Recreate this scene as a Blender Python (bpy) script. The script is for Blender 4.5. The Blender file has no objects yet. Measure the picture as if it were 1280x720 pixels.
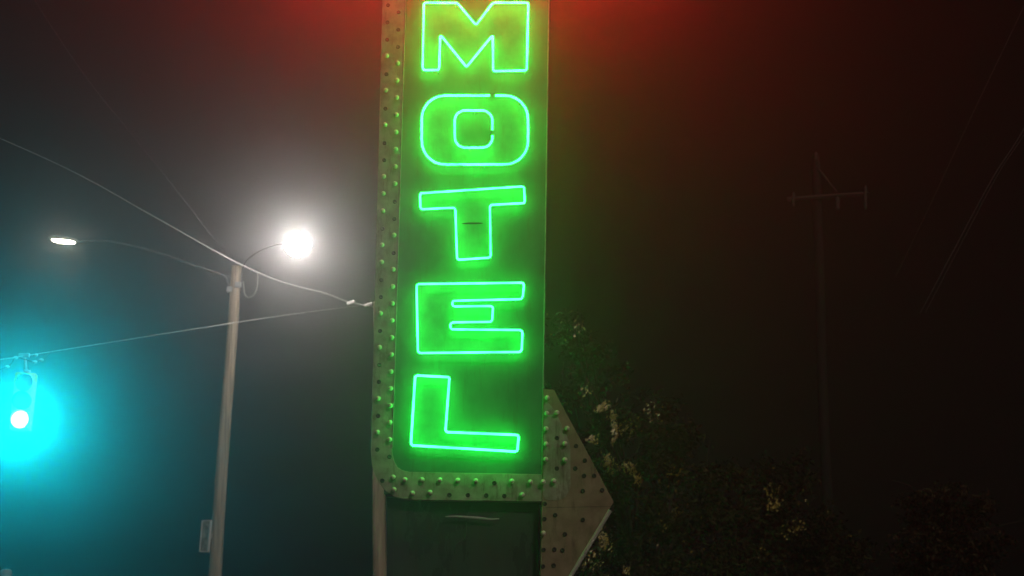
import bpy, bmesh, math, random
from mathutils import Vector, Matrix, Euler
from mathutils.geometry import tessellate_polygon

random.seed(7)
S = bpy.context.scene
C = S.collection
R = math.radians

# ------------------------------------------------------------------ camera
FPX, PITCH, ROLL, EYE = 1700.0, 14.0, -0.92, Vector((0, 0, 1.5))
cam_d = bpy.data.cameras.new('camera')
cam = bpy.data.objects.new('camera', cam_d); C.objects.link(cam)
cam_d.sensor_width = 36.0
cam_d.lens = FPX / 1280 * 36.0
cam_d.clip_end = 2000
CAMR = Euler((R(90 + PITCH), 0, 0)).to_matrix() @ Matrix.Rotation(R(ROLL), 3, 'Z')
cam.matrix_world = Matrix.Translation(EYE) @ CAMR.to_4x4()
S.camera = cam
cam_d.dof.use_dof = True; cam_d.dof.focus_distance = 13.6; cam_d.dof.aperture_fstop = 1.7

def at(x, y, Y):
    """world point at world depth Y that stands in direction (x, y) of the photograph"""
    d = CAMR @ Vector(((x - 640) / FPX, -(y - 360) / FPX, -1))
    return EYE + d * (Y / d.y)

# ------------------------------------------------------------------ materials
def nt(name):
    m = bpy.data.materials.new(name); m.use_nodes = True
    return m, m.node_tree.nodes, m.node_tree.links, m.node_tree.nodes['Principled BSDF']

def paint(name, c1, c2, rough=0.5, scale=4.0, metal=0.0, bump=0.0, stretch=(1, 1, 1), lo=0.35, hi=0.7, spec=0.5, detail=8, rust=0.0):
    m, N, L, b = nt(name)
    tc = N.new('ShaderNodeTexCoord'); mp = N.new('ShaderNodeMapping')
    mp.inputs['Scale'].default_value = stretch
    no = N.new('ShaderNodeTexNoise'); no.inputs['Scale'].default_value = scale; no.inputs['Detail'].default_value = detail
    no.inputs['Roughness'].default_value = 0.65
    cr = N.new('ShaderNodeValToRGB')
    cr.color_ramp.elements[0].position = lo; cr.color_ramp.elements[0].color = (*c1, 1)
    cr.color_ramp.elements[1].position = hi; cr.color_ramp.elements[1].color = (*c2, 1)
    L.new(tc.outputs['Object'], mp.inputs[0]); L.new(mp.outputs[0], no.inputs['Vector'])
    L.new(no.outputs['Fac'], cr.inputs[0]); L.new(cr.outputs[0], b.inputs['Base Color'])
    ra = N.new('ShaderNodeMapRange'); ra.inputs['To Min'].default_value = max(0.05, rough - 0.12); ra.inputs['To Max'].default_value = min(1, rough + 0.15)
    L.new(no.outputs['Fac'], ra.inputs['Value']); L.new(ra.outputs[0], b.inputs['Roughness'])
    b.inputs['Metallic'].default_value = metal
    if rust:
        mp2 = N.new('ShaderNodeMapping'); mp2.inputs['Scale'].default_value = (5, 5, .9); mp2.inputs['Location'].default_value = (3.1, 0, 7.7)
        n2 = N.new('ShaderNodeTexNoise'); n2.inputs['Scale'].default_value = 2.4; n2.inputs['Detail'].default_value = 10; n2.inputs['Roughness'].default_value = .72
        r2 = N.new('ShaderNodeMapRange'); r2.inputs['From Min'].default_value = .53; r2.inputs['From Max'].default_value = .68
        r2.inputs['To Max'].default_value = rust
        mx = N.new('ShaderNodeMixRGB'); mx.inputs[2].default_value = (.09, .045, .022, 1)
        L.new(tc.outputs['Object'], mp2.inputs[0]); L.new(mp2.outputs[0], n2.inputs['Vector']); L.new(n2.outputs['Fac'], r2.inputs['Value'])
        L.new(r2.outputs[0], mx.inputs[0]); L.new(cr.outputs[0], mx.inputs[1]); L.new(mx.outputs[0], b.inputs['Base Color'])
    b.inputs['Specular IOR Level'].default_value = spec
    if bump:
        bp = N.new('ShaderNodeBump'); bp.inputs['Strength'].default_value = bump; bp.inputs['Distance'].default_value = 0.02
        L.new(no.outputs['Fac'], bp.inputs['Height']); L.new(bp.outputs[0], b.inputs['Normal'])
    return m

def glow(name, col, k):
    m = bpy.data.materials.new(name); m.use_nodes = True
    N, L = m.node_tree.nodes, m.node_tree.links
    N.clear()
    o = N.new('ShaderNodeOutputMaterial'); e = N.new('ShaderNodeEmission')
    e.inputs['Color'].default_value = (*col, 1); e.inputs['Strength'].default_value = k
    L.new(e.outputs[0], o.inputs['Surface'])
    return m

M = {}
M['panel'] = paint('panel_paint', (.030, .135, .075), (.065, .21, .12), .45, 2.2, bump=.15, stretch=(1, 1, .55), rust=.4)
M['letter'] = paint('letter_paint', (.05, .22, .12), (.09, .31, .17), .5, 5, rust=.28)
M['band'] = paint('band_paint', (.22, .20, .15), (.42, .40, .33), .5, 6, bump=.2, rust=.8)
M['arrow'] = paint('arrow_paint', (.22, .15, .095), (.36, .26, .18), .55, 5, bump=.2, rust=.7)
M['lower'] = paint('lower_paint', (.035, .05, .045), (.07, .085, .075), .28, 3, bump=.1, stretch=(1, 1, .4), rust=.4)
M['trim'] = paint('trim_metal', (.35, .34, .31), (.55, .53, .5), .35, 9, metal=.7)
M['edge'] = paint('bare_aluminium_edge', (.55, .54, .5), (.8, .78, .72), .3, 9, metal=.15)
M['socket'] = paint('socket_black', (.012, .011, .01), (.03, .028, .025), .6, 20)
M['bulb'] = paint('bulb_glass', (.74, .69, .55), (.86, .82, .68), .16, 30)
M['dead_tube'] = paint('dead_tube_glass', (.5, .52, .5), (.62, .63, .6), .12, 20)
M['wood'] = paint('pole_wood', (.22, .16, .10), (.50, .40, .28), .85, 3.2, bump=.9, stretch=(9, 9, .3), lo=.38, hi=.62)
M['wood_dark'] = paint('unlit_pole_wood', (.008, .006, .005), (.016, .013, .01), .85, 3.2, bump=.6, stretch=(7, 7, .35))  # the far pole's lack of light is put into this wood colour
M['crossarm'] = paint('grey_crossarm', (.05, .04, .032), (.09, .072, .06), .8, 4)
M['dark_steel'] = paint('dull_grey_steel', (.09, .085, .08), (.14, .13, .125), .5, 6)
M['steel'] = paint('galvanised_steel', (.36, .37, .37), (.55, .55, .54), .42, 7, metal=.55)
M['wire'] = paint('wire_metal', (.42, .41, .39), (.55, .54, .52), .4, 5, metal=.3)
M['cable'] = paint('cable_sheath', (.05, .05, .05), (.09, .09, .085), .6, 5)
M['porcelain'] = paint('porcelain', (.6, .58, .54), (.7, .68, .65), .2, 8)
M['sig_yellow'] = paint('signal_yellow', (.66, .42, .05), (.80, .55, .09), .45, 6)
M['sig_black'] = paint('signal_black', (.01, .01, .01), (.02, .02, .02), .5, 6)
M['red_lens'] = paint('red_lens_off', (.06, .004, .004), (.1, .008, .006), .2, 12)
M['amber_lens'] = paint('amber_lens_off', (.10, .04, .004), (.14, .06, .006), .2, 12)
M['plate'] = paint('number_plate_face', (.16, .12, .085), (.45, .38, .30), .6, 5, stretch=(1, 1, 1), lo=.42, hi=.58)
M['plate_edge'] = paint('number_plate_border', (.6, .58, .54), (.75, .73, .68), .5, 9)
M['bark'] = paint('bark', (.02, .015, .012), (.05, .04, .03), .9, 5, bump=.8, stretch=(3, 3, .6))
M['asphalt'] = paint('asphalt', (.035, .035, .036), (.065, .065, .064), .85, 30, bump=.3)
M['soil'] = paint('dry_ground', (.05, .05, .035), (.10, .09, .06), .95, 2)
M['concrete'] = paint('concrete', (.25, .24, .22), (.36, .35, .33), .85, 6, bump=.2)
M['line'] = paint('line_paint', (.55, .53, .45), (.78, .75, .66), .7, 20)

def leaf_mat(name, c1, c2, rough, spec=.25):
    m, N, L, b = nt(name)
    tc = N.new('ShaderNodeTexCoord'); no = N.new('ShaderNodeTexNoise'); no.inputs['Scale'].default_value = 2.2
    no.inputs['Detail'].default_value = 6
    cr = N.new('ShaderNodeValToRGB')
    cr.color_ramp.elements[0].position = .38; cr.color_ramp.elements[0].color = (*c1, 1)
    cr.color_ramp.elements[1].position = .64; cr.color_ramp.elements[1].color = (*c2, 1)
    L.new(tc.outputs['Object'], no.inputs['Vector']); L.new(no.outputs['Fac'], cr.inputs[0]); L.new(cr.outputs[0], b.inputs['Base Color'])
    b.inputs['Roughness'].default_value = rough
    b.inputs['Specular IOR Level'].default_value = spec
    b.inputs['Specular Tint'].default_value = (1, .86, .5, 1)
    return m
M['leaf_glint'] = leaf_mat('lamp_glint_leaf', (.42, .31, .05), (.68, .50, .11), .38, .55)  # pale yellow leaf colour that imitates sparkle from the street lamp
M['leaf_gloss'] = leaf_mat('glossy_leaf', (.014, .022, .007), (.045, .046, .016), .55)
M['leaf_dark'] = leaf_mat('dark_leaf', (.012, .014, .006), (.028, .027, .011), .6)
M['leaf_brown'] = leaf_mat('brown_leaf', (.022, .015, .008), (.045, .03, .018), .5)

GREEN_K, RED_K, LAMP_K, FAR_K, SIG_K = 24.0, 145.0, 142.0, 70.0, 1450.0
M['neon_green'] = glow('green_neon', (.011, 1, .075), GREEN_K)
N, L = M['neon_green'].node_tree.nodes, M['neon_green'].node_tree.links      # old tubes do not glow evenly along their length
no = N.new('ShaderNodeTexNoise'); no.inputs['Scale'].default_value = 5.0; no.inputs['Detail'].default_value = 3
tc = N.new('ShaderNodeTexCoord'); mr = N.new('ShaderNodeMapRange')
mr.inputs['From Min'].default_value = .3; mr.inputs['From Max'].default_value = .7
mr.inputs['To Min'].default_value = GREEN_K * .6; mr.inputs['To Max'].default_value = GREEN_K * 1.4
L.new(tc.outputs['Object'], no.inputs['Vector']); L.new(no.outputs['Fac'], mr.inputs['Value'])
L.new(mr.outputs[0], N['Emission'].inputs['Strength'])
M['neon_red'] = glow('red_neon', (1, .02, .018), RED_K)
M['lamp'] = glow('street_lamp_glow', (1, .925, .885), LAMP_K)
M['lamp_far'] = glow('led_lamp_glow', (1, .92, .70), FAR_K)
M['go'] = glow('signal_green_glow', (.0012, .80, 1), SIG_K)

# ------------------------------------------------------------------ mesh helpers
def link(name, bm, mat, parent=None, smooth=False, bevel=0.0):
    me = bpy.data.meshes.new(name)
    bmesh.ops.recalc_face_normals(bm, faces=bm.faces[:])
    bm.to_mesh(me); bm.free()
    me.materials.append(mat)
    if smooth:
        for p in me.polygons: p.use_smooth = True
    o = bpy.data.objects.new(name, me); C.objects.link(o)
    if parent is not None: adopt(o, parent)
    if bevel:
        b = o.modifiers.new('bevel', 'BEVEL'); b.width = bevel; b.segments = 2; b.limit_method = 'ANGLE'
    return o

def wloc(o):
    m = o.matrix_basis.copy(); p = o
    while p.parent is not None:
        p = p.parent; m = p.matrix_basis @ m
    return m

def adopt(o, parent):
    """parent without moving: geometry is written in world coordinates"""
    w = wloc(o)
    o.parent = parent
    o.matrix_basis = wloc(parent).inverted() @ w

def thing(name, loc, label, cat, group=None):
    o = bpy.data.objects.new(name, None); C.objects.link(o); o.location = loc
    o.empty_display_size = .2
    return tag(o, label, cat, group)

def tag(o, label, cat, group=None):
    o['label'] = label; o['category'] = cat
    if group: o['group'] = group
    return o

def box(bm, lo, hi):
    v = [bm.verts.new((x, y, z)) for x in (lo[0], hi[0]) for y in (lo[1], hi[1]) for z in (lo[2], hi[2])]
    for f in ((0, 1, 3, 2), (4, 6, 7, 5), (0, 4, 5, 1), (2, 3, 7, 6), (0, 2, 6, 4), (1, 5, 7, 3)):
        bm.faces.new([v[i] for i in f])

def prism(bm, loops, y0, y1):
    """polygon (with holes) given as world points on a plane of constant y, extruded from y0 (front) to y1 (back)"""
    flat = [[Vector((p.x, p.z, 0)) for p in lp] for lp in loops]
    tris = tessellate_polygon(flat)
    pts = [p for lp in loops for p in lp]
    f = [bm.verts.new((p.x, y0, p.z)) for p in pts]
    b = [bm.verts.new((p.x, y1, p.z)) for p in pts]
    for t in tris:
        try:
            bm.faces.new([f[i] for i in t]); bm.faces.new([b[i] for i in reversed(t)])
        except ValueError: pass
    k = 0
    for lp in loops:
        n = len(lp)
        for i in range(n):
            a, c = k + i, k + (i + 1) % n
            bm.faces.new((f[a], f[c], b[c], b[a]))
        k += n

def rounded(pts, r, closed=True, seg=6):
    """replace the corners of a polyline by short arcs"""
    out = []; n = len(pts)
    for i in range(n):
        p = pts[i]
        if not closed and i in (0, n - 1):
            out.append(p.copy()); continue
        a, b = pts[i - 1] - p, pts[(i + 1) % n] - p
        la, lb = a.length, b.length
        d = min(r, la * .45, lb * .45)
        p0, p1 = p + a * (d / la), p + b * (d / lb)
        for k in range(seg + 1):
            t = k / seg
            out.append((1 - t) ** 2 * p0 + 2 * t * (1 - t) * p + t ** 2 * p1)
    return out

def tube(bm, pts, r, closed=False, n=10, radii=None, cap=True):
    N = len(pts); rings = []
    prev = None
    for i in range(N):
        if closed: t = pts[(i + 1) % N] - pts[i - 1]
        else: t = pts[min(i + 1, N - 1)] - pts[max(i - 1, 0)]
        if t.length < 1e-9: t = Vector((0, 0, 1))
        t = t.normalized()
        if prev is None:
            u = t.cross(Vector((0, 1, 0)))
            if u.length < .2: u = t.cross(Vector((1, 0, 0)))
        else:
            u = prev - t * prev.dot(t)
        u = u.normalized(); prev = u; w = t.cross(u)
        rr = radii[i] if radii else r
        rings.append([bm.verts.new(pts[i] + (u * math.cos(a) + w * math.sin(a)) * rr)
                      for a in (2 * math.pi * k / n for k in range(n))])
    for i in range(N if closed else N - 1):
        A, B = rings[i], rings[(i + 1) % N]
        for k in range(n):
            bm.faces.new((A[k], A[(k + 1) % n], B[(k + 1) % n], B[k]))
    if not closed and cap:
        bm.faces.new(rings[0][::-1]); bm.faces.new(rings[-1])

def ellipsoid(bm, c, rx, ry, rz, rot=None, u=24, v=14):
    m = Matrix.Translation(c) @ (rot.to_4x4() if rot is not None else Matrix.Identity(4)) @ Matrix.Diagonal((rx, ry, rz, 1))
    bmesh.ops.create_uvsphere(bm, u_segments=u, v_segments=v, radius=1, matrix=m)

def lathe(bm, prof, c, axis_m, n=28):
    """prof: (radius, height) pairs turned about local z of axis_m"""
    rings = []
    for r, h in prof:
        rings.append([bm.verts.new(c + axis_m @ Vector((r * math.cos(a), r * math.sin(a), h)))
                      for a in (2 * math.pi * k / n for k in range(n))])
    for A, B in zip(rings, rings[1:]):
        for k in range(n):
            bm.faces.new((A[k], A[(k + 1) % n], B[(k + 1) % n], B[k]))
    return rings

def spline(pts, per=8):
    out = []
    P = [pts[0]] + list(pts) + [pts[-1]]
    for i in range(1, len(P) - 2):
        a, b, c, d = P[i - 1], P[i], P[i + 1], P[i + 2]
        for k in range(per):
            t = k / per
            out.append(.5 * ((2 * b) + (c - a) * t + (2 * a - 5 * b + 4 * c - d) * t * t + (3 * b - a - 3 * c + d) * t ** 3))
    out.append(pts[-1].copy())
    return out

# ------------------------------------------------------------------ ground (below the frame)
bm = bmesh.new(); n = 24
bmesh.ops.create_grid(bm, x_segments=n, y_segments=n, size=150)
for v in bm.verts: v.co.z = -.02
g = link('ground', bm, M['soil']); g.location = (0, 130, 0); g['kind'] = 'structure'
bm = bmesh.new(); box(bm, (-60, 17.5, -.05), (60, 27.5, .0)); o = link('road', bm, M['asphalt']); o['kind'] = 'structure'
bm = bmesh.new(); box(bm, (-60, -6, -.05), (60, 17.2, .11)); o = link('parking_lot', bm, M['asphalt']); o['kind'] = 'structure'
bm = bmesh.new(); box(bm, (-60, 17.2, -.05), (60, 17.5, .13)); o = link('kerb', bm, M['concrete']); o['kind'] = 'structure'
bm = bmesh.new(); box(bm, (-60, 27.5, -.05), (60, 31.5, .12)); o = link('sidewalk', bm, M['concrete']); o['kind'] = 'structure'

# ------------------------------------------------------------------ the motel sign
Y0 = 14.0
def sp(x, y, dy=0.0):
    p = at(x, y, Y0); return Vector((p.x, Y0 + dy, p.z))
base = sp(590, 700); base.z = .11
sign = thing('motel_sign', base, 'tall motel sign with green neon letters MOTEL and a bulb studded arrow', 'sign')

bm = bmesh.new()
prism(bm, [[sp(478, -20), sp(686, -20), sp(677, 618), sp(480, 618)]], Y0, Y0 + .42)
link('cabinet', bm, M['panel'], sign, bevel=.008)
# lower cabinet, set back under the arrow band
bm = bmesh.new()
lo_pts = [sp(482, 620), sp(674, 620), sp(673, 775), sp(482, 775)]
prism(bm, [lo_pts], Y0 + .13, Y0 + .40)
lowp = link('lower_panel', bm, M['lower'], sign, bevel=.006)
for px in (520, 636):
    bm = bmesh.new()
    a = sp(px, 774); tube(bm, [Vector((a.x, Y0 + .26, a.z)), Vector((a.x, Y0 + .26, .05))], .085, n=16)
    link('post', bm, M['steel'], sign, smooth=True)

# arrow shaft band: down the left side, round the corner, along the bottom
outer = [sp(478.5, -20), sp(463.5, 560), sp(463.5, 566), sp(464.5, 580), sp(468, 592), sp(474, 604), sp(482, 614), sp(492, 620.5), sp(504, 623.5), sp(520, 625), sp(678, 627)]
inner = [sp(678, 593), sp(512, 590), sp(503, 588), sp(497, 584), sp(493, 577), sp(490.6, 567), sp(490.2, 560), sp(507.5, -20)]
bm = bmesh.new(); prism(bm, [outer + inner], Y0 - .012, Y0 + .40)
band = link('arrow_band', bm, M['band'], sign, bevel=.004)
# thin bright trims
bm = bmesh.new()
tube(bm, [sp(507.8, -20, -.016), sp(500, 240, -.016), sp(490.8, 560, -.016)], .006, n=6)
link('trim', bm, M['trim'], sign)
bm = bmesh.new()
tube(bm, [sp(686.5, -20, -.006), sp(677.5, 592, -.006)], .008, n=6)
link('trim', bm, M['trim'], sign)
# arrowhead
head = [sp(679, 487), sp(692, 487.5), sp(767, 628), sp(683, 768), sp(674, 768), sp(677.2, 627.5)]
bm = bmesh.new(); prism(bm, [head], Y0 - .03, Y0 + .30)
ah = link('arrow_head', bm, M['arrow'], sign, bevel=.006)
bm = bmesh.new()   # end of the shaft painted pale on the arrowhead, a raised plate
prism(bm, [rounded([sp(680.6, 500), sp(693, 512), sp(713, 556), sp(713, 612), sp(704, 625), sp(678.6, 626)], .08)], Y0 - .036, Y0 - .028)
link('shaft_plate', bm, M['band'], ah)
bm = bmesh.new()   # bright metal return along the lower slanting edge
q0, q1 = sp(762, 638, -.045), sp(684, 768, -.045)
tube(bm, [q0, q1], .017, n=8)
tube(bm, [q0 + Vector((.018, .1, 0)), q1 + Vector((.018, .1, 0))], .012, n=8)
link('edge_strip', bm, M['edge'], ah)
bm = bmesh.new(); box(bm, sp(682, 634.6, -.033), sp(764, 633.6, -.026)); link('seam', bm, M['socket'], ah)

# dark slot in the panel inside the T, seam lines between the panel sheets
bm = bmesh.new(); ellipsoid(bm, sp(590.5, 279.5, -.010), .115, .01, .011); link('slot', bm, M['socket'], sign, smooth=True)
# ---- letters (outlines of the tubes on the sign face)
def P(*xy): return [sp(x, y) for x, y in xy]
m_out = P((530, 3.5), (571.5, 3.5), (595, 31.5), (616, 3.5), (660.5, 3.5), (658.5, 88), (616.5, 89), (616.2, 45.5), (613.5, 46.5), (583, 84), (551.5, 45), (550, 46), (549, 87.5), (528.5, 87.5))
t_out = P((525, 241.5), (655, 233), (656, 254), (612.5, 256), (613.5, 322), (571.5, 324.5), (569, 259.5), (525.5, 261.5))
e_out = P((520.5, 355), (655, 353.5), (653, 374), (565.5, 375.8), (565.5, 382.8), (616.5, 382.8), (615, 402.6), (563, 403.2), (563, 411.7), (653, 412.6), (652, 440), (522.5, 441.2))
l_out = P((519, 469.3), (562, 471.5), (556.6, 540), (648.3, 543.8), (646.5, 564.6), (513.8, 556.8))
def rr(x0, y0, x1, y1, r, seg=10):
    pts = []
    for cx, cy, a0 in ((x1 - r, y0 + r, -90), (x1 - r, y1 - r, 0), (x0 + r, y1 - r, 90), (x0 + r, y0 + r, 180)):
        for k in range(seg + 1):
            a = R(a0 + 90 * k / seg); pts.append((cx + r * math.cos(a), cy + r * math.sin(a)))
    return pts
o_big = P(*rr(527.3, 119.5, 660, 205.5, 29)); o_small = P(*rr(568.5, 138, 615.5, 184.6, 13))
# leave the gaps of the two O tubes where the electrodes go in
def gap(loop, k0, skip):
    n = len(loop); return [loop[(k0 + skip + i) % n] for i in range(n - skip)]
def o_path(loop, gx, gy, w):
    """open the closed loop near a point"""
    dense = []
    n = len(loop)
    for i in range(n):
        a, b = loop[i], loop[(i + 1) % n]
        m = max(1, int((b - a).length / .02))
        for k in range(m): dense.append(a.lerp(b, k / m))
    t = sp(gx, gy)
    j = min(range(len(dense)), key=lambda i: (dense[i] - t).length)
    d = dense[j:] + dense[:j]
    return [p for p in d if (p - t).length > w]
TR, OFF = .0125, .12
def letter(word, face_loops, paths, TR=TR):
    bm = bmesh.new(); prism(bm, face_loops, Y0 - .007, Y0 + .004)
    f = link('neon_letter', bm, M['letter'], sign)
    f['label'] = 'letter %s outlined in green neon tube' % word
    for pts, closed in paths:
        q = [EYE + (p - EYE) * ((Y0 - OFF) / Y0) + Vector((0, OFF, 0)) + Vector((random.uniform(-.002, .002), -OFF + random.uniform(-.004, .004), random.uniform(-.002, .002))) for p in pts]
        bm = bmesh.new(); tube(bm, q, TR, closed=closed, n=12)
        link('neon_tube', bm, M['neon_green'], f, smooth=True)
        step = max(1, len(q) // 6)
        for i in range(step // 2, len(q), step):
            bm = bmesh.new(); a = q[i]
            tube(bm, [Vector((a.x, Y0 - .004, a.z)), Vector((a.x, a.y + TR * .6, a.z))], .006, n=6)
            link('tube_support', bm, M['dead_tube'], f, smooth=True)
    return f
letter('M', [m_out], [(rounded(m_out, .03), True)])
letter('O', [o_big, o_small[::-1]], [(o_path(o_big, 616, 119.5, .022), False), (o_path(o_small, 615.5, 166, .022), False)])
letter('T', [t_out], [(rounded(t_out, .03), True)], .0112)
letter('E', [e_out], [(rounded(e_out, .035), True)], .0112)
letter('L', [l_out], [(rounded(l_out, .03), True)])
for (x, y) in ((612, 119.5), (620, 119.5), (615, 163), (615, 169), (621, 89), (655, 254)):
    bm = bmesh.new(); a = sp(x, y)
    b_ = EYE + (a - EYE) * ((Y0 - OFF + .01) / Y0)
    tube(bm, [a + Vector((0, -.002, 0)), b_], .010, n=10)
    link('electrode', bm, M['socket'], sign, smooth=True)

# ---- bulbs and empty sockets
bmb = bmesh.new(); lathe(bmb, [(0.001, -.058), (.013, -.056), (.022, -.048), (.0265, -.034), (.024, -.018), (.015, -.004), (.014, .004)], Vector(), Matrix.Rotation(R(-90), 3, 'X') @ Matrix.Scale(1, 3), n=14)
bulb0 = link('bulb', bmb, M['bulb'], smooth=True)
bms = bmesh.new(); lathe(bms, [(.0005, -.002), (.010, -.002), (.018, -.006), (.023, -.004), (.023, .010)], Vector(), Matrix.Rotation(R(-90), 3, 'X'), n=14)
sock0 = link('socket', bms, M['socket'], smooth=True)
first = {'bulb': True, 'socket': True}
def put(kind, x, y, parent, dy):
    src = bulb0 if kind == 'bulb' else sock0
    if first[kind]: o = src; first[kind] = False
    else: o = src.copy(); C.objects.link(o)
    o.parent = None
    o.matrix_basis = Matrix.Translation(sp(x, y, dy))
    adopt(o, parent)
def fit(x_top, x_bot, y): return x_top + (x_bot - x_top) * y / 575.0
k = 0; y = 16.0
lit_in = {3, 4, 5, 6, 7, 8, 9, 10, 13, 15, 16, 17, 18, 19, 20, 21, 22, 23, 24, 25}
while y < 590:                                            # inner row of the left band
    put('bulb' if k in lit_in else 'socket', fit(499, 487, y), y, sign, -.014); y += 21.6 - k * .02; k += 1
k = 0; y = 7.0
while y < 580:                                            # outer row
    put('bulb' if k in (3, 5, 7, 10, 11, 12, 14, 15, 18, 20, 23, 25) else 'socket', fit(485.5, 471.5, y), y, sign, -.014); y += 21.6 - k * .02; k += 1
for x, y, b in ((492, 597, 1), (506.5, 600, 1), (528, 600, 1), (550, 600.5, 1), (572.5, 601, 1), (595, 601.5, 1), (618, 604, 0), (640, 602, 1), (663, 603, 1),
                (493, 612.5, 1), (516, 617, 1), (538, 616, 1), (562, 619, 0), (585, 619, 0), (608, 619.5, 0), (630.5, 620, 0), (653, 619, 1), (478, 601, 0)):
    put('bulb' if b else 'socket', x, y, sign, -.014)
for x, y, b in ((684, 498.6, 1), (683.3, 518, 1), (696, 517, 1), (682.5, 537, 1), (696, 548, 0), (708.6, 536.5, 1), (682.3, 556, 1), (706, 555.5, 1), (720, 558, 0),
                (682, 575, 1), (696, 586, 0), (706, 575.5, 1), (719, 586, 0), (731, 576, 0), (678.8, 603, 1), (692, 602, 1), (730, 595, 0), (742.5, 595, 0),
                (728.5, 614, 0), (752.5, 613, 0), (681, 630, 0), (694, 644, 0), (680.5, 649, 0), (728.5, 650, 0), (679, 667, 1), (706, 668, 0),
                (693, 687, 0), (679.5, 687.5, 0), (703, 688, 0), (678.7, 708, 0), (692, 707, 0)):
    put('bulb' if b else 'socket', x, y, ah, -.036)

# ---- dead tubing and mounting rail on the lower panel
bm = bmesh.new()
pts = [sp(556, 645.2), sp(570, 645), sp(585, 646), sp(600, 647), sp(612, 648.5), sp(624, 648)]
q = [Vector((p.x, Y0 + .06, p.z)) for p in spline(pts, 5)]
tube(bm, q, 0, n=10, radii=[.004 + .010 * math.sin(math.pi * (i + .5) / len(q)) for i in range(len(q))])
link('dead_tube', bm, M['dead_tube'], lowp, smooth=True)
bm = bmesh.new()
pts = [sp(568, 691), sp(570, 680), sp(580, 672), sp(582, 662), sp(582, 652)]
tube(bm, [Vector((p.x, Y0 + .12, p.z)) for p in spline(pts, 5)], .005, n=6)
link('dead_tube', bm, M['cable'], lowp, smooth=True)

bm = bmesh.new()
for a_, b_ in (((488, 634), (668, 637)), ((488, 742), (668, 745))):
    p, q = sp(*a_), sp(*b_); box(bm, (p.x, Y0 + .122, q.z), (q.x, Y0 + .135, p.z))
for a_, b_ in (((488, 637.2), (490.5, 741.8)), ((665.5, 637.2), (668, 741.8))):
    p, q = sp(*a_), sp(*b_); box(bm, (p.x, Y0 + .122, q.z), (q.x, Y0 + .135, p.z))
link('panel_frame', bm, M['lower'], lowp)

# ---- header cabinet with red neon outlines, above the frame of the photograph
hdr = [sp(372, -190), sp(786, -190), sp(786, -26), sp(372, -26)]
bm = bmesh.new(); prism(bm, [rounded(hdr, .25)], Y0 - .06, Y0 + .5)
hd = link('header_cabinet', bm, M['band'], sign, bevel=.01)
bm = bmesh.new(); a, b = sp(374, -26), sp(784, -28)
box(bm, (a.x, Y0 - .172, b.z + .002), (b.x, Y0 - .058, b.z + .012)); link('red_shade_lip', bm, M['band'], hd)  # unseen lip added to keep red neon light off the upper letters
for ins in (20, 34, 48, 62):
    loop = [sp(372 + ins, -190 + ins), sp(786 - ins, -190 + ins), sp(786 - ins, -26 - ins), sp(372 + ins, -26 - ins)]
    bm = bmesh.new(); tube(bm, [p + Vector((0, -.19, 0)) for p in rounded(loop, .2)], .016, closed=True, n=10)
    link('red_neon_tube', bm, M['neon_red'], hd, smooth=True)

# ------------------------------------------------------------------ utility poles
def pole_mesh(p_low, p_high, r_low, r_high, n=20):
    """tapered, slightly crooked round pole through two points, carried down into the ground"""
    d = (p_high - p_low); t = (-.3 - p_low.z) / d.z
    foot = p_low + d * t
    pts, rad = [], []
    L = 26
    for i in range(L + 1):
        s = i / L
        p = foot.lerp(p_high, s)
        p += Vector((math.sin(s * 9) * .012, 0, 0))
        pts.append(p)
        rad.append(r_low + (r_high - r_low) * s + random.uniform(-.002, .002))
    bm = bmesh.new(); tube(bm, pts, 0, n=n, radii=rad)
    return bm, foot

# pole with the long lamp arms
YP = 30.0
bm, foot = pole_mesh(at(268.5, 720, YP), at(295.5, 333, YP), .155, .115)
foot.z = .12
pole1 = thing('utility_pole', foot, 'weathered round wooden pole, carries two street lamps and a small plate', 'utility pole')
link('shaft', bm, M['wood'], pole1, smooth=True)
arm_pts = [at(287, 368, YP), at(286.3, 357, YP), at(283, 348, YP), at(275, 342.5, YP), at(250, 334.5, YP + .1), at(210, 320, YP + .2), at(165, 307, YP + .3), at(130, 301, YP + .35), at(96, 302.5, YP + .4)]
bm = bmesh.new(); tube(bm, spline(arm_pts, 6), .026, n=10); link('lamp_arm', bm, M['dark_steel'], pole1, smooth=True)
YL = 27.2
arm2 = [at(301, 366, YP - .12), at(301.8, 352, YP - .12), at(303, 338, YP - .15), at(309, 325, YP - .5), at(326, 313, YP - 1.3), at(346, 306, YL + .45), at(360, 304.5, YL + .33)]
bm = bmesh.new(); tube(bm, spline(arm2, 6), .016, n=10); link('lamp_arm', bm, M['dark_steel'], pole1, smooth=True)
for c in (at(298, 356, YP - .13), at(287.6, 362, YP - .05)):
    bm = bmesh.new(); box(bm, c - Vector((.07, .06, .06)), c + Vector((.07, .06, .06)))
    link('bracket', bm, M['steel'], pole1, bevel=.012)
bm = bmesh.new()
lp = [at(304, 352, YP - .1), at(305.2, 362, YP - .1), at(306.5, 369, YP - .1), at(311, 371.8, YP - .15), at(317, 369, YP - .2), at(321, 361, YP - .25), at(322.2, 350, YP - .25), at(321.8, 342.5, YP - .25)]
tube(bm, spline(lp, 6), .012, n=6); link('drip_loop', bm, M['wire'], pole1, smooth=True)

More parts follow.
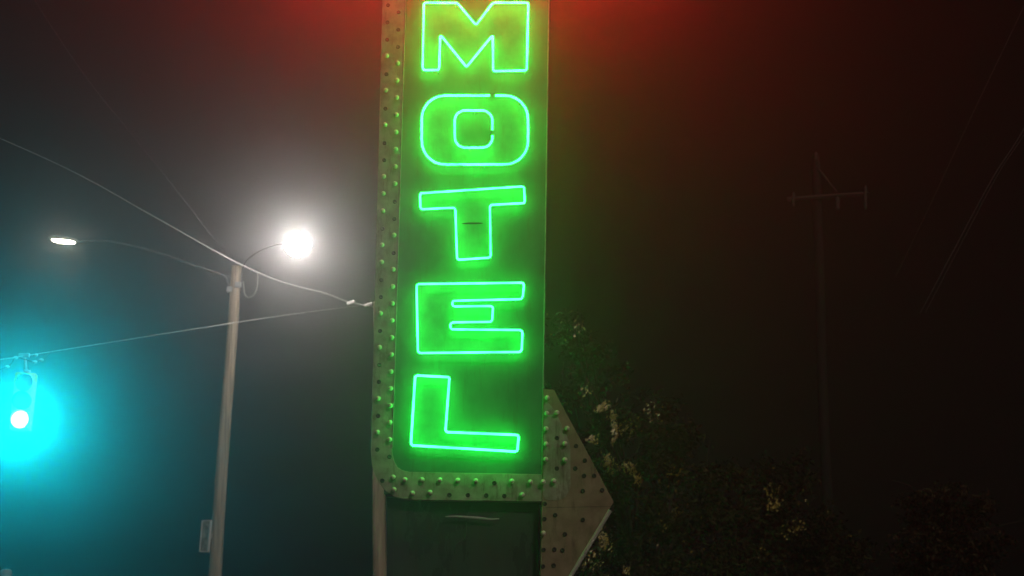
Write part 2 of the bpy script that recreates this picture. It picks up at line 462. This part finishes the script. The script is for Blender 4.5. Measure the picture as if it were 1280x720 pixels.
# the small plate fixed to the pole's left side
pc = at(257.2, 670, YP - .12)
plm = Matrix.Translation(pc) @ Matrix.Rotation(R(-26), 4, 'Z') @ Matrix.Rotation(R(3.6), 4, 'Y')
bm = bmesh.new(); box(bm, (-.115, -.012, -.33), (.115, .012, .33)); bm.transform(plm)
pl = link('number_plate', bm, M['plate'])
tag(pl, 'small upright plate with a pale border fixed to the wooden pole', 'plate')
bm = bmesh.new()
for lo, hi in (((.095, -.035, -.34), (.13, .014, .345)), ((-.13, -.026, -.345), (-.105, .014, .34)), ((-.105, -.024, .315), (.095, .0135, .34)), ((-.105, -.024, -.345), (.095, .0135, -.322))):
    box(bm, lo, hi)
bm.transform(plm); link('border', bm, M['plate_edge'], pl)
bm = bmesh.new(); box(bm, (.02, .012, -.05), (.12, .15, .05)); bm.transform(plm); link('bracket', bm, M['steel'], pl)

# second pole behind the sign's left edge
bm, foot2 = pole_mesh(at(475, 720, 29.6), at(473.6, 377, 29.6), .16, .125)
foot2.z = .12
pole2 = thing('utility_pole', foot2, 'wooden pole half hidden behind the left edge of the neon sign', 'utility pole')
link('shaft', bm, M['wood'], pole2, smooth=True)
for (x, y, s) in ((438.5, 378.2, .055), (460, 380.5, .05)):
    bm = bmesh.new(); c = at(x, y, 29.5)
    lathe(bm, [(.01, -.1), (s, -.07), (s * .55, -.035), (s, 0), (s * .55, .035), (s, .07), (.01, .1)], c, Matrix.Rotation(R(72), 3, 'Y'), n=12)
    link('insulator', bm, M['porcelain'], pole2, smooth=True)

# far pole with a crossarm on the right
YR = 34.0
bm, foot3 = pole_mesh(at(1036, 690, YR), at(1019, 196, YR), .15, .11)
foot3.z = 0
pole3 = thing('utility_pole', foot3, 'dim far pole with a crossarm in the dark on the right', 'utility pole')
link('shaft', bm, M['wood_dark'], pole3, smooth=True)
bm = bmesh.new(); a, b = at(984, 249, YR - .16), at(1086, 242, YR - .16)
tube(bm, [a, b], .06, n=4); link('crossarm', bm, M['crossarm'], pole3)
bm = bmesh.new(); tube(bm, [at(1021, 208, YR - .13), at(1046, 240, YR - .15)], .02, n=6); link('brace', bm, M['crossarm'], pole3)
for (x, y0, y1, s) in ((1082, 232, 262, .05), (1047, 246, 263, .07), (992, 240, 258, .045), (1020, 190, 200, .05)):
    bm = bmesh.new(); a, b = at(x, y1, YR - .2), at(x, y0, YR - .2)
    tube(bm, [a.lerp(b, t) for t in (0, .2, .35, .5, .65, .8, 1)], 0, n=10, radii=[s * .4, s, s * .6, s, s * .6, s, s * .3])
    link('insulator', bm, M['crossarm'], pole3, smooth=True)  # dark colour makes the insulators look unlit too
# ------------------------------------------------------------------ street lamps
# main lamp: cobra body behind a glowing ball shaped like its glare
lc = at(372, 305.5, YL)
lamp1 = thing('street_lamp', lc, 'round dazzling white street lamp on the short arm of the wooden pole', 'street lamp', 'street lamps on the wooden pole')
bm = bmesh.new(); ellipsoid(bm, lc, .27, .27, .25); link('glare_ball', bm, M['lamp'], lamp1, smooth=True)
bm = bmesh.new(); ellipsoid(bm, lc + Vector((-.05, .36, .02)), .14, .28, .09); link('housing', bm, M['dark_steel'], lamp1, smooth=True)
# far lamp: flat LED head at the end of the long arm
fa, fb = at(62, 300, YP + .42), at(97, 304, YP + .4)
axis = (fb - fa).normalized(); fc = (fa + fb) / 2
rot = Matrix((axis, Vector((0, 0, 1)).cross(axis).normalized(), Vector((0, 0, 1)))).transposed()
rot.col[2] = rot.col[0].cross(rot.col[1])
lamp2 = thing('street_lamp', fb, 'slim flat street lamp at the end of the long curved arm', 'street lamp', 'street lamps on the wooden pole')
bm = bmesh.new(); ellipsoid(bm, fc + Vector((0, 0, .05)), .36, .17, .06, rot); link('housing', bm, M['steel'], lamp2, smooth=True)
bm = bmesh.new(); ellipsoid(bm, fc + Vector((0, -.01, .005)),   .275, .12, .038, rot); link('lens', bm, M['lamp_far'], lamp2, smooth=True)

# ------------------------------------------------------------------ wires
def wire(pts, r, label, mat='wire', group='overhead wires', r_end=None):
    q = spline(pts, 10); re_ = r if r_end is None else r_end
    bm = bmesh.new(); tube(bm, q, r, n=6, radii=[r + (re_ - r) * (i / len(q)) ** 2 for i in range(len(q))])
    o = link('overhead_wire', bm, M[mat], smooth=True)
    return tag(o, label, 'wire', group)
w1 = [at(-60, 150, 20), at(0, 173, 21.5), at(100, 219, 23.6), at(200, 275, 25.6), at(290, 325, 27.3), at(350, 351.5, 28.4), at(408, 367, 29.1), at(436, 377.5, 29.5), at(470, 384, 29.6)]
wire(w1, .005, 'bright wire running past the wooden pole top up to the left', group=None, r_end=.019)
w2 = [at(-60, 459, 20.3), at(0, 449.5, 21.5), at(30, 445, 22.05), at(150, 426, 24.3), at(270, 407, 26.4), at(370, 392, 28.2), at(462, 380.5, 29.5)]
wire(w2, .010, 'span wire that carries the hanging traffic signal', group=None, r_end=.002)
w3 = [at(10, -60, 24), at(49, 9, 25), at(108, 97, 26.4), at(167, 171, 27.8), at(230, 250, 29.2), at(294, 334, 30.0)]
wire(w3, .005, 'faint thin wire dropping from the top left corner to the pole top', 'cable', group=None)
for pts, r, lab in (([at(1310, -60, 26), at(1277, 14, 28), at(1223, 127, 31), at(1194, 189, 33), at(1160, 262, 36), at(1120, 345, 40)], .005, 'left one of the faint parallel wires in the dark right corner'),
                    ([at(1330, 66, 22), at(1277, 166, 24), at(1241, 222, 25.5), at(1199, 300, 28), at(1150, 392, 31)], .007, 'lowest of the faint slanting wires at the right edge'),
                    ([at(1336, 60, 22.4), at(1285, 160, 24.4), at(1248, 217, 25.9), at(1206, 296, 28.4), at(1157, 390, 31.4)], .005, 'thin wire close beside the lowest slanting wire at the right edge')):
    wire(pts, r, lab, 'wire', None)

# ------------------------------------------------------------------ traffic signal
YS = 22.0
sc_ = at(25.5, 524.5, YS)
yaw = math.atan2(-sc_.x, YS)
SM = Matrix.Translation(sc_) @ Matrix.Rotation(yaw * .45, 4, 'Z') @ Matrix.Rotation(R(2.0), 4, 'Y')
pitch_s = .305
sig = thing('traffic_signal', sc_, 'yellow hanging traffic signal showing a dazzling green light', 'traffic signal')
bm = bmesh.new(); box(bm, (-.165, .0, -.175), (.165, .20, 2 * pitch_s + .175)); bm.transform(SM)
hs = link('housing', bm, M['sig_yellow'], sig, bevel=.025)
for i, mat in enumerate(('go', 'amber_lens', 'red_lens')):
    z = i * pitch_s
    bm = bmesh.new(); box(bm, (-.150, -.018, z - .145), (.150, .004, z + .145)); bm.transform(SM)
    dr = link('signal_door', bm, M['sig_yellow'], sig, bevel=.012)
    rot_l = Matrix.Rotation(R(90), 3, 'X')      # local z -> -y (toward the viewer)
    bm = bmesh.new()
    rings = lathe(bm, [(.143, .018), (.136, .028), (.1, .045), (.055, .056), (.001, .060)], Vector((0, 0, z)), rot_l, n=32)
    bm.transform(SM); link('lens', bm, M[mat], dr, smooth=True)
    bm = bmesh.new()                            # cut-away tunnel visor, open below
    ra, n = .150, 26
    inner_, outer_ = [], []
    for rad, store in ((ra, outer_), (ra - .006, inner_)):
        for kk in range(n + 1):
            a = R(-50 + 280 * kk / n)
            dep = .03 + .09 * (0.5 + 0.5 * math.sin(a))
            ca, sa = math.cos(a) * rad, math.sin(a) * rad
            store.append((bm.verts.new((ca, -.018, z + sa)), bm.verts.new((ca, -.018 - dep, z + sa))))
    for kk in range(n):
        bm.faces.new((outer_[kk][0], outer_[kk + 1][0], outer_[kk + 1][1], outer_[kk][1]))
        bm.faces.new((inner_[kk][0], inner_[kk][1], inner_[kk + 1][1], inner_[kk + 1][0]))
        bm.faces.new((outer_[kk][1], outer_[kk + 1][1], inner_[kk + 1][1], inner_[kk][1]))
    bm.transform(SM); link('visor', bm, M['sig_yellow' if i == 2 else 'sig_black'], dr)
top = SM @ Vector((0, .1, 2 * pitch_s + .175))
wp = at(30, 445, 22.05)
bm = bmesh.new(); tube(bm, [top, top.lerp(wp, .5), wp + Vector((0, 0, .03))], .028, n=10)
tube(bm, [top - Vector((0, 0, .02)), top + Vector((0, 0, .05))], .06, n=14)
link('hanger', bm, M['steel'], sig, smooth=True)
bm = bmesh.new(); box(bm, wp - Vector((.09, .03, .025)), wp + Vector((.09, .03, .045))); link('clamp', bm, M['steel'], sig, bevel=.01)
for (x, y) in ((19.5, 447), (44.5, 444), (9, 458.5), (43.5, 452.5), (51.5, 450)):
    bm = bmesh.new(); c = at(x, y, 22.0); ellipsoid(bm, c, .045, .03, .028, u=12, v=8)
    link('cable_clip', bm, M['porcelain'], sig, smooth=True)
bm = bmesh.new()
tube(bm, spline([at(-30, 470, 21.6), at(9, 458.5, 22.0), at(19.5, 447, 22.03), at(30, 449, 22.0), at(43.5, 452.5, 22.0), at(51.5, 450, 22.1), at(62, 440.5, 22.4)], 6), .006, n=6)
link('signal_cable', bm, M['cable'], sig, smooth=True)

# pale post top at the bottom left corner
pt = at(8, 711, 19.0)
bm = bmesh.new()
lathe(bm, [(.078, .11 - pt.z), (.078, -.06), (.074, -.03), (.058, -.012), (.03, -.002), (.001, 0)], pt, Matrix.Identity(3), n=20)
po = link('pale_post', bm, M['concrete'], smooth=True)
tag(po, 'rounded pale grey post top at the bottom left corner', 'post')

# ------------------------------------------------------------------ trees
def tree(loc, height, blobs, n_leaf, size, mat, label, group, trunk_r=.16, seed=1, clump=.45, sprays=()):
    rnd = random.Random(seed)
    t = thing('tree', loc, label, 'tree', group)
    bm = bmesh.new()
    top = loc + Vector((rnd.uniform(-.2, .2), 0, height * .62))
    pts = [loc + Vector((0, 0, -.2)), loc + Vector((.05, .02, height * .2)), loc.lerp(top, .6) + Vector((-.06, 0, 0)), top]
    sp_ = spline(pts, 6)
    tube(bm, sp_, 0, n=12, radii=[trunk_r * (1.15 - .8 * i / len(sp_)) for i in range(len(sp_))])
    for c, r in blobs:
        st = loc.lerp(top, rnd.uniform(.45, .95))
        mid = st.lerp(c, .5) + Vector((rnd.uniform(-.2, .2), rnd.uniform(-.2, .2), rnd.uniform(0, .3)))
        sq = spline([st, mid, c], 5)
        tube(bm, sq, 0, n=7, radii=[trunk_r * .4 * (1 - .85 * i / len(sq)) for i in range(len(sq))])
        for _ in range(5):
            e = c + Vector((rnd.gauss(0, 1), rnd.gauss(0, 1), rnd.gauss(0, .8))) * r * .6
            tube(bm, [mid.lerp(c, rnd.random()), c.lerp(e, .5) + Vector((0, 0, .05)), e], 0, n=5, radii=[trunk_r * .12, trunk_r * .08, trunk_r * .03])
    link('trunk', bm, M['bark'], t, smooth=True)
    verts, faces = [], []
    tot = sum(r ** 2 for _, r in blobs)
    for c, r in blobs:
        nb = int(n_leaf * r * r / tot)
        nc = max(6, int(r * r * 26))
        cl = []
        for _ in range(nc):
            d = Vector((rnd.gauss(0, 1), rnd.gauss(0, 1), rnd.gauss(0, .85))).normalized() * r * (rnd.random() ** .4)
            cl.append((c + d, rnd.uniform(.14, .34) * clump / .45 * (0.6 + .4 * r)))
        for _ in range(nb):
            q, s = rnd.choice(cl)
            p = q + Vector((rnd.gauss(0, 1), rnd.gauss(0, 1), rnd.gauss(0, .6))) * s * .6
            l = size * rnd.uniform(.6, 1.4); w = l * .42
            u = Vector((rnd.gauss(0, 1), rnd.gauss(0, 1), rnd.gauss(-.35, .8))).normalized()
            v = u.cross(Vector((rnd.gauss(0, 1), rnd.gauss(0, 1), rnd.gauss(0, 1)))).normalized()
            k = len(verts); nrm = u.cross(v) * l * .08
            verts += [p, p + u * l * .5 + v * w * .5 + nrm, p + u * l, p + u * l * .5 - v * w * .5 + nrm]
            faces += [(k, k + 1, k + 2), (k, k + 2, k + 3)]
    first_glint = len(faces)
    for path, cnt, lean, wid in sprays:                   # added pale sprays, lamp sparkle put into their colour and tilt
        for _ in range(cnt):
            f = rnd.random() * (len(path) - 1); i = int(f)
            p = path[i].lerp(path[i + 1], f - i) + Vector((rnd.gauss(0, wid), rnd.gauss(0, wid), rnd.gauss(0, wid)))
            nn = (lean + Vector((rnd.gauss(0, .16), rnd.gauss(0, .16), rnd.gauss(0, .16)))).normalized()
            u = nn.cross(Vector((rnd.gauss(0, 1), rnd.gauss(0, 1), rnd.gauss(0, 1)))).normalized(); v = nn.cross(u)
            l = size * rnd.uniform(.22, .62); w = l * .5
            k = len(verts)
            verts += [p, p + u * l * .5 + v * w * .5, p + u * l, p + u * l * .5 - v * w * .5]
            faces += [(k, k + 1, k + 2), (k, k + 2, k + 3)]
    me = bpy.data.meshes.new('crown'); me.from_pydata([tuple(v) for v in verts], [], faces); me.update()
    me.materials.append(mat); me.materials.append(M['leaf_glint'])
    for i in range(first_glint, len(me.polygons)): me.polygons[i].material_index = 1
    o = bpy.data.objects.new('crown', me); C.objects.link(o); adopt(o, t)
    return t

def B(Y, *spec):
    return [(at(x, y, Y + dy), r) for x, y, dy, r in spec]
YT = 25.0
b1 = B(YT, (715, 405, .4, .35), (735, 470, .8, .6), (720, 430, .6, .5), (700, 500, .6, .7), (775, 530, 0, .6), (810, 545, .6, .8), (850, 560, 1.2, .7), (755, 590, .2, .9), (830, 640, .8, 1.2),
       (760, 690, .4, 1.1), (880, 620, 1.4, 1.0), (890, 700, 1.2, 1.1), (820, 740, .6, 1.2))
LAMP = at(372, 305.5, 27.2)
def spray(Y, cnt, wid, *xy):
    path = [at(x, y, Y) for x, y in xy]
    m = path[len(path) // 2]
    return (path, int(cnt * 3), ((LAMP - m).normalized() + (EYE - m).normalized()).normalized(), wid)  # leaves turned halfway between lamp and eye to glint
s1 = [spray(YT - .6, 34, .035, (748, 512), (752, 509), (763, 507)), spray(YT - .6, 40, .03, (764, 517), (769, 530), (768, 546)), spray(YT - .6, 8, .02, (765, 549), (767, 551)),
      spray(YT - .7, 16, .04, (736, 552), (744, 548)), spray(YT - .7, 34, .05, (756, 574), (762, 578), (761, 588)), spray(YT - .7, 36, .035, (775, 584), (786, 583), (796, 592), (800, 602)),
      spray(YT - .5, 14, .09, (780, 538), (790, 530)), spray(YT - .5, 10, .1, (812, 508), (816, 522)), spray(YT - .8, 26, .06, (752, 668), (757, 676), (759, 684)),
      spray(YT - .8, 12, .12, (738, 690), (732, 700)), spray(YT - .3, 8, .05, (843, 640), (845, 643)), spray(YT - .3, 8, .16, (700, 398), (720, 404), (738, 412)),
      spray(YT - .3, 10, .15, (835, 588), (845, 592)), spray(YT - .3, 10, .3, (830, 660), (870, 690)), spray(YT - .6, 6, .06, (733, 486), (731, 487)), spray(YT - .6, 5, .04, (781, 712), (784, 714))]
l1 = at(800, 720, YT + .6); l1.z = 0
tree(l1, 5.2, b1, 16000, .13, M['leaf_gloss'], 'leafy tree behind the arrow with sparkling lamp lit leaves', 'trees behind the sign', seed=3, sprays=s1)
b2 = B(29, (960, 620, 0, .9), (1000, 660, .3, 1.1), (940, 690, .2, 1.1), (1040, 700, .4, 1.0), (985, 730, 0, 1.2), (985, 590, .5, .5))
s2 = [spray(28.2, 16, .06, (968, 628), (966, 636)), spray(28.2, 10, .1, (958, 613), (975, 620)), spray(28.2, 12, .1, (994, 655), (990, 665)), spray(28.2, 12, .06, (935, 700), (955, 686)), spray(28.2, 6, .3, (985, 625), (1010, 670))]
l2 = at(990, 720, 29.2); l2.z = 0
tree(l2, 4.0, b2, 9000, .13, M['leaf_dark'], 'dim round tree to the right of the sparkling tree', 'trees behind the sign', seed=5, sprays=s2)
b3 = B(31, (1165, 620, 0, .7), (1200, 640, .2, .8), (1175, 680, .1, .9), (1220, 690, .3, .7), (1140, 710, .1, .7))
l3 = at(1180, 720, 31); l3.z = 0
tree(l3, 3.6, b3, 6000, .13, M['leaf_brown'], 'nearly black brownish tree near the bottom right corner', 'trees behind the sign', seed=9)

# ------------------------------------------------------------------ haze, added to imitate lens glow round the lamps
DENS, ANISO = .008, .925
bm = bmesh.new(); box(bm, (-152, -22, -1.2), (152, 282, 14.4))
hz = link('haze', bm, bpy.data.materials.new('lens_glow_haze')); hz['kind'] = 'stuff'
hz.display_type = 'WIRE'
hm = hz.data.materials[0]; hm.use_nodes = True
N, L = hm.node_tree.nodes, hm.node_tree.links
N.clear(); out = N.new('ShaderNodeOutputMaterial'); pv = N.new('ShaderNodeVolumePrincipled')
pv.inputs['Color'].default_value = (.92, .92, .92, 1)
pv.inputs['Density'].default_value = DENS
pv.inputs['Anisotropy'].default_value = ANISO
hm.cycles.volume_sampling = 'EQUIANGULAR'
hm.cycles.homogeneous_volume = True
L.new(pv.outputs[0], out.inputs['Volume'])

# ------------------------------------------------------------------ night sky and the faint light from behind the camera
SUN_EL, SUN_AZ = 34.0, -28.0                      # the sun lamp is an added warm fill for unseen street lights: behind the camera, to its left
W = bpy.data.worlds.new('World'); S.world = W; W.use_nodes = True
N, L = W.node_tree.nodes, W.node_tree.links
N.clear(); out = N.new('ShaderNodeOutputWorld')
sky = N.new('ShaderNodeTexSky'); sky.sky_type = 'NISHITA'; sky.sun_disc = False
sky.sun_elevation = R(SUN_EL); sky.sun_rotation = R(180 + SUN_AZ)
bg = N.new('ShaderNodeBackground'); bg.inputs['Strength'].default_value = .00008
L.new(sky.outputs[0], bg.inputs['Color'])
town = N.new('ShaderNodeBackground'); town.inputs['Color'].default_value = (1, .72, .5, 1); town.inputs['Strength'].default_value = .0022
ad = N.new('ShaderNodeAddShader'); L.new(bg.outputs[0], ad.inputs[0]); L.new(town.outputs[0], ad.inputs[1])
L.new(ad.outputs[0], out.inputs['Surface'])
sd = bpy.data.lights.new('sun', 'SUN'); sd.energy = .5; sd.angle = R(.5); sd.color = (1, .86, .70)
so = bpy.data.objects.new('sun', sd); C.objects.link(so)
dirv = Vector((math.sin(R(180 + SUN_AZ)) * math.cos(R(SUN_EL)), math.cos(R(180 + SUN_AZ)) * math.cos(R(SUN_EL)), math.sin(R(SUN_EL))))
so.rotation_euler = dirv.to_track_quat('Z', 'Y').to_euler()
so.location = dirv * 60

# ------------------------------------------------------------------ render settings
S.view_settings.view_transform = 'Standard'; S.view_settings.look = 'None'
S.view_settings.exposure = 0; S.view_settings.gamma = 1; S.view_settings.use_curve_mapping = False
S.render.engine = 'CYCLES'
S.cycles.use_denoising = True
S.cycles.max_bounces = 6; S.cycles.diffuse_bounces = 3; S.cycles.glossy_bounces = 3
S.cycles.volume_bounces = 0
